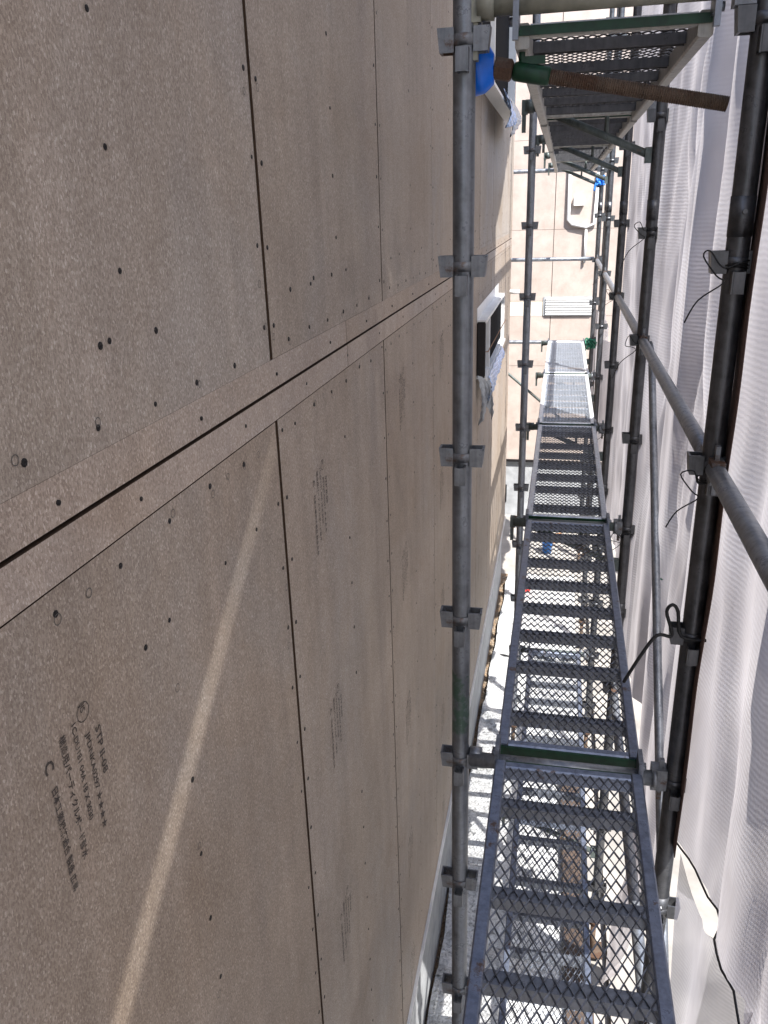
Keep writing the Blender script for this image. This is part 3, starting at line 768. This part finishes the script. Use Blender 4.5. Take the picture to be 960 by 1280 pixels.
nearseam = lambda y, z: min(1, abs(z - seam(y)) / .5)
hem_curve = lambda y: -.16 + .10 * math.sin((1.9 - y) * 2.4) - .10 * max(0, y - 1.75) * 6
sheet(-1.8, 1.93, lambda y: -.12 + .06 * math.sin(y * 3.1) if y < 1.3 else -.10 - .22 * (y - 1.3), lambda y: min(seam(y), 3.4), 3, 'near mesh sheet with a curved loose lower edge right of the nearest post', hem=1, rope=True, flat=nearseam, amp=.065, bulge=.04, ny=140, nz=140)
sheet(-1.8, 1.93, lambda y: min(seam(y), 3.4) + smooth_gap(y), 5.6, 4, 'unseen upper mesh sheet over the viewer, its seam shaped to let in a streak of sun', flat=nearseam, amp=.02, ny=150, nz=30)
sheet(-.4, 1.80, GZ + .05, lambda y: -.10 + .03 * math.sin(5 * y) - .17 * math.exp(-((y - 1.66) / .17) ** 2), 5, 'thin lower mesh sheet billowing outwards at the bottom right', mat='sheet_thin', amp=.075, bulge=.16, ny=110, nz=110, yr=lambda z: 1.80 - .10 * max(0, min(1, (-.1 - z) / 1.2)))
sheet(Yk(0) + .01, Yk(1) + .02, lambda y: GZ + .05 + 2.0 * max(0, min(1, (y - 2.75) / .35)), 4.9, 11, 'pleated mesh sheet between the first and second outer posts', amp=.055, bulge=.04, ny=130, nz=190, hem=0, yl=lambda z: Yk(0) + .01 + .55 * max(0, -.12 - z) ** 1.1)
sheet(Yk(0) + .0, Yk(0) + .6, -.1, 4.6, 21, 'overlapping flap of mesh sheet behind the nearest outer post', amp=.012, ny=40, nz=120, off=.035, yr=lambda z: Yk(0) + .12 + .17 * max(0, z - .1) + .02 * math.sin(z * 5))
sheet(Yk(1) + .01, Yk(2) + .02, lambda y: -.74 + .03 * math.sin(2.3 * y), 4.9, 12, 'mesh sheet between the second and third outer posts', amp=.035, bulge=.03, hem=0)
sheet(Yk(2) + .01, Yk(3) + .02, lambda y: -.74 + .03 * math.sin(2.3 * y), .30, 13, 'mesh sheet between the third and fourth outer posts', amp=.035, bulge=.03)
sheet(Yk(3) + .01, Yk(4) + .5, lambda y: -.74 + .03 * math.sin(2.3 * y), .30, 14, 'far mesh sheet between the fourth and fifth outer posts', amp=.035, bulge=.03)
sheet(Yk(2) + .01, Yk(4) + .5, lambda y: max(3.24, 3.83 + .545 * (y - 6.71)), 6.2, 15, 'unseen high far mesh sheet, its lower edge slanted to bound the sunlit wall', amp=.02, ny=60, nz=30)  # added out of view, edge shaped to bound the sunlit far wall

# ------------------------------------------------------------------ tie cords
def cord(pts, r, mat, label, loops=None):
    c = Vector(pts[0])
    # Catmull-Rom through the points
    P = [Vector(p) - c for p in pts]; out = []
    for i in range(len(P) - 1):
        a, b, d, e = P[max(i - 1, 0)], P[i], P[i + 1], P[min(i + 2, len(P) - 1)]
        for t in (0, .25, .5, .75):
            out.append(.5 * ((2 * b) + (d - a) * t + (2 * a - 5 * b + 4 * d - e) * t * t + (3 * b - a - 3 * d + e) * t ** 3))
    out.append(P[-1])
    mb = MB().tube(out, r, 7)
    if loops:
        for (dz, rad) in loops:
            pp = [(.001 * math.sin(i), 0, 0) for i in range(1)]
            ring = [Vector(loops_c) + Vector((rad * math.cos(a), rad * math.sin(a), dz + .004 * math.sin(3 * a))) - c for loops_c in [loopc] for a in [2 * math.pi * i / 16 for i in range(17)]]
            mb.tube(ring, r, 6)
    return tag(mb.build('tie_cord', M[mat], None, c), label, 'cord', 'cords tying the sheets to the posts')
def tie(k, z, label, mat='cord', tail=.12, seed=0, r=.0017):
    global loopc
    rr = random.Random(seed); x, y = XR, Yk(k); loopc = (x, y, z)
    g = lambda s: rr.uniform(-s, s)
    pts = [(x + .045, y + .02, z + .01), (x + .01, y - .034, z + .012), (x - .03, y - .036, z), (x - .055 + g(.01), y - .05, z + .035), (x - .075, y - .055, z + .01 + g(.02)), (x - .045, y - .048, z - .015), (x - .03, y - .05, z - .03), (x - .06 - tail * .3, y - .06, z - .04 - tail * .4), (x - .075 - tail * .45, y - .065, z - .05 - tail)]
    return cord(pts, r, mat, label, [(0, .029), (.006, .030)])
tie(0, 1.31, 'black cord tied round the nearest outer post above the guard rail', tail=.06, seed=1)
tie(0, .83, 'black cord tied round the nearest outer post at the guard rail', tail=.05, seed=2)
c0 = (XR, Yk(0))
cord([(c0[0] + .03, c0[1] - .03, .42), (c0[0] - .03, c0[1] - .035, .43), (c0[0] - .045, c0[1] - .04, .50), (c0[0] - .060, c0[1] - .045, .52), (c0[0] - .072, c0[1] - .045, .50), (c0[0] - .058, c0[1] - .04, .455), (c0[0] - .055, c0[1] - .04, .43), (c0[0] - .09, c0[1] - .05, .435), (c0[0] - .125, c0[1] - .06, .38), (c0[0] - .16, c0[1] - .06, .30)], .0045, 'cord', 'thick black cord looped out from the nearest outer post below the guard rail')
tie(1, .86, 'black cord bow tied where the rail meets the second outer post', tail=.10, seed=4)
tie(1, 1.33, 'black cord tied high on the second outer post', tail=.10, seed=5)
tie(1, -.07, 'black cord knotted at deck height on the second outer post', tail=.14, seed=7)
tie(2, .88, 'black cord tied round the third outer post at the rail', tail=.05, seed=8)
tie(2, -.03, 'black cord tied at deck height on the third outer post', tail=.12, seed=10)
tie(3, .88, 'black cord tied round the fourth outer post at the rail', tail=.05, seed=11)
def bunch(x, y, z, mat, label, rad, r, seed):
    rr = random.Random(seed); pts = []
    for i in range(26):
        a = i * 2.1 + rr.uniform(-.4, .4)
        pts.append((x + rad * math.cos(a) * rr.uniform(.5, 1), y + rad * .6 * math.sin(a * 1.3), z + rad * math.sin(a * .83) * rr.uniform(.6, 1.1)))
    pts.append((x - rad, y - rad * .6, z - rad * 1.8))
    return cord(pts, r, mat, label)
bunch(XR - .02, Yk(4) - .05, -.02, 'greencord', 'dark green cord bunched on the far corner post by the last deck', .07, .007, 12)
bunch(XR - .02, Yk(4) - .05, 1.66, 'bluecord', 'bright blue cord bunched on the far corner post under the overhead decks', .055, .010, 13)
cord([(.955, 2.95, .085), (.935, 2.93, .10), (.925, 2.90, .08), (.93, 2.88, .06)], .003, 'greencord', 'small green cord end on the sheet beside the thin slanting brace')

# ------------------------------------------------------------------ odds and ends on the ground
def plank(x, y, z, sx, sy, sz, mat, name, label, cat, rz=0):
    o = MB().bevel_span((-sx / 2, -sy / 2, 0), (sx / 2, sy / 2, sz), .004).build(name, mat, None, (x, y, z)); o.rotation_euler.z = rz
    return tag(o, label, cat)
plank(.80, 3.6, GZ + .075, .15, 3.4, .035, M['wood'], 'plank', 'old brown plank lying on the ground beneath the nearest decks', 'plank', .02)
plank(.62, 10.3, GZ - .03, .16, .10, .10, M['brown'], 'timber_stack', 'brown timber offcut stacked on the ground beyond the last decks', 'timber', .5)
bk = empty('bucket', (.50, 9.9, GZ - .03), 'blue plastic bucket standing on the ground seen through the mesh deck', 'bucket')
MB().tube([(0, 0, 0), (0, 0, .16), (0, 0, .17)], [.055, .07, .074], 18).build('body', M['bluep'], bk)
MB().tube([(.07 * math.cos(a), 0, .165 + .07 * math.sin(a)) for a in [math.pi * i / 12 for i in range(13)]], .004, 6).build('handle', M['white'], bk)
fc = empty('fuel_can', (.30, 8.55, GZ + .06), 'small red can with white cap on the silver sheet below the third deck', 'can')
MB().bevel_span((-.035, -.03, 0), (.035, .03, .10), .015).build('body', M['redp'], fc)
MB().tube([(0, 0, .095), (0, 0, .13)], .022, 10).build('cap', M['white'], fc)
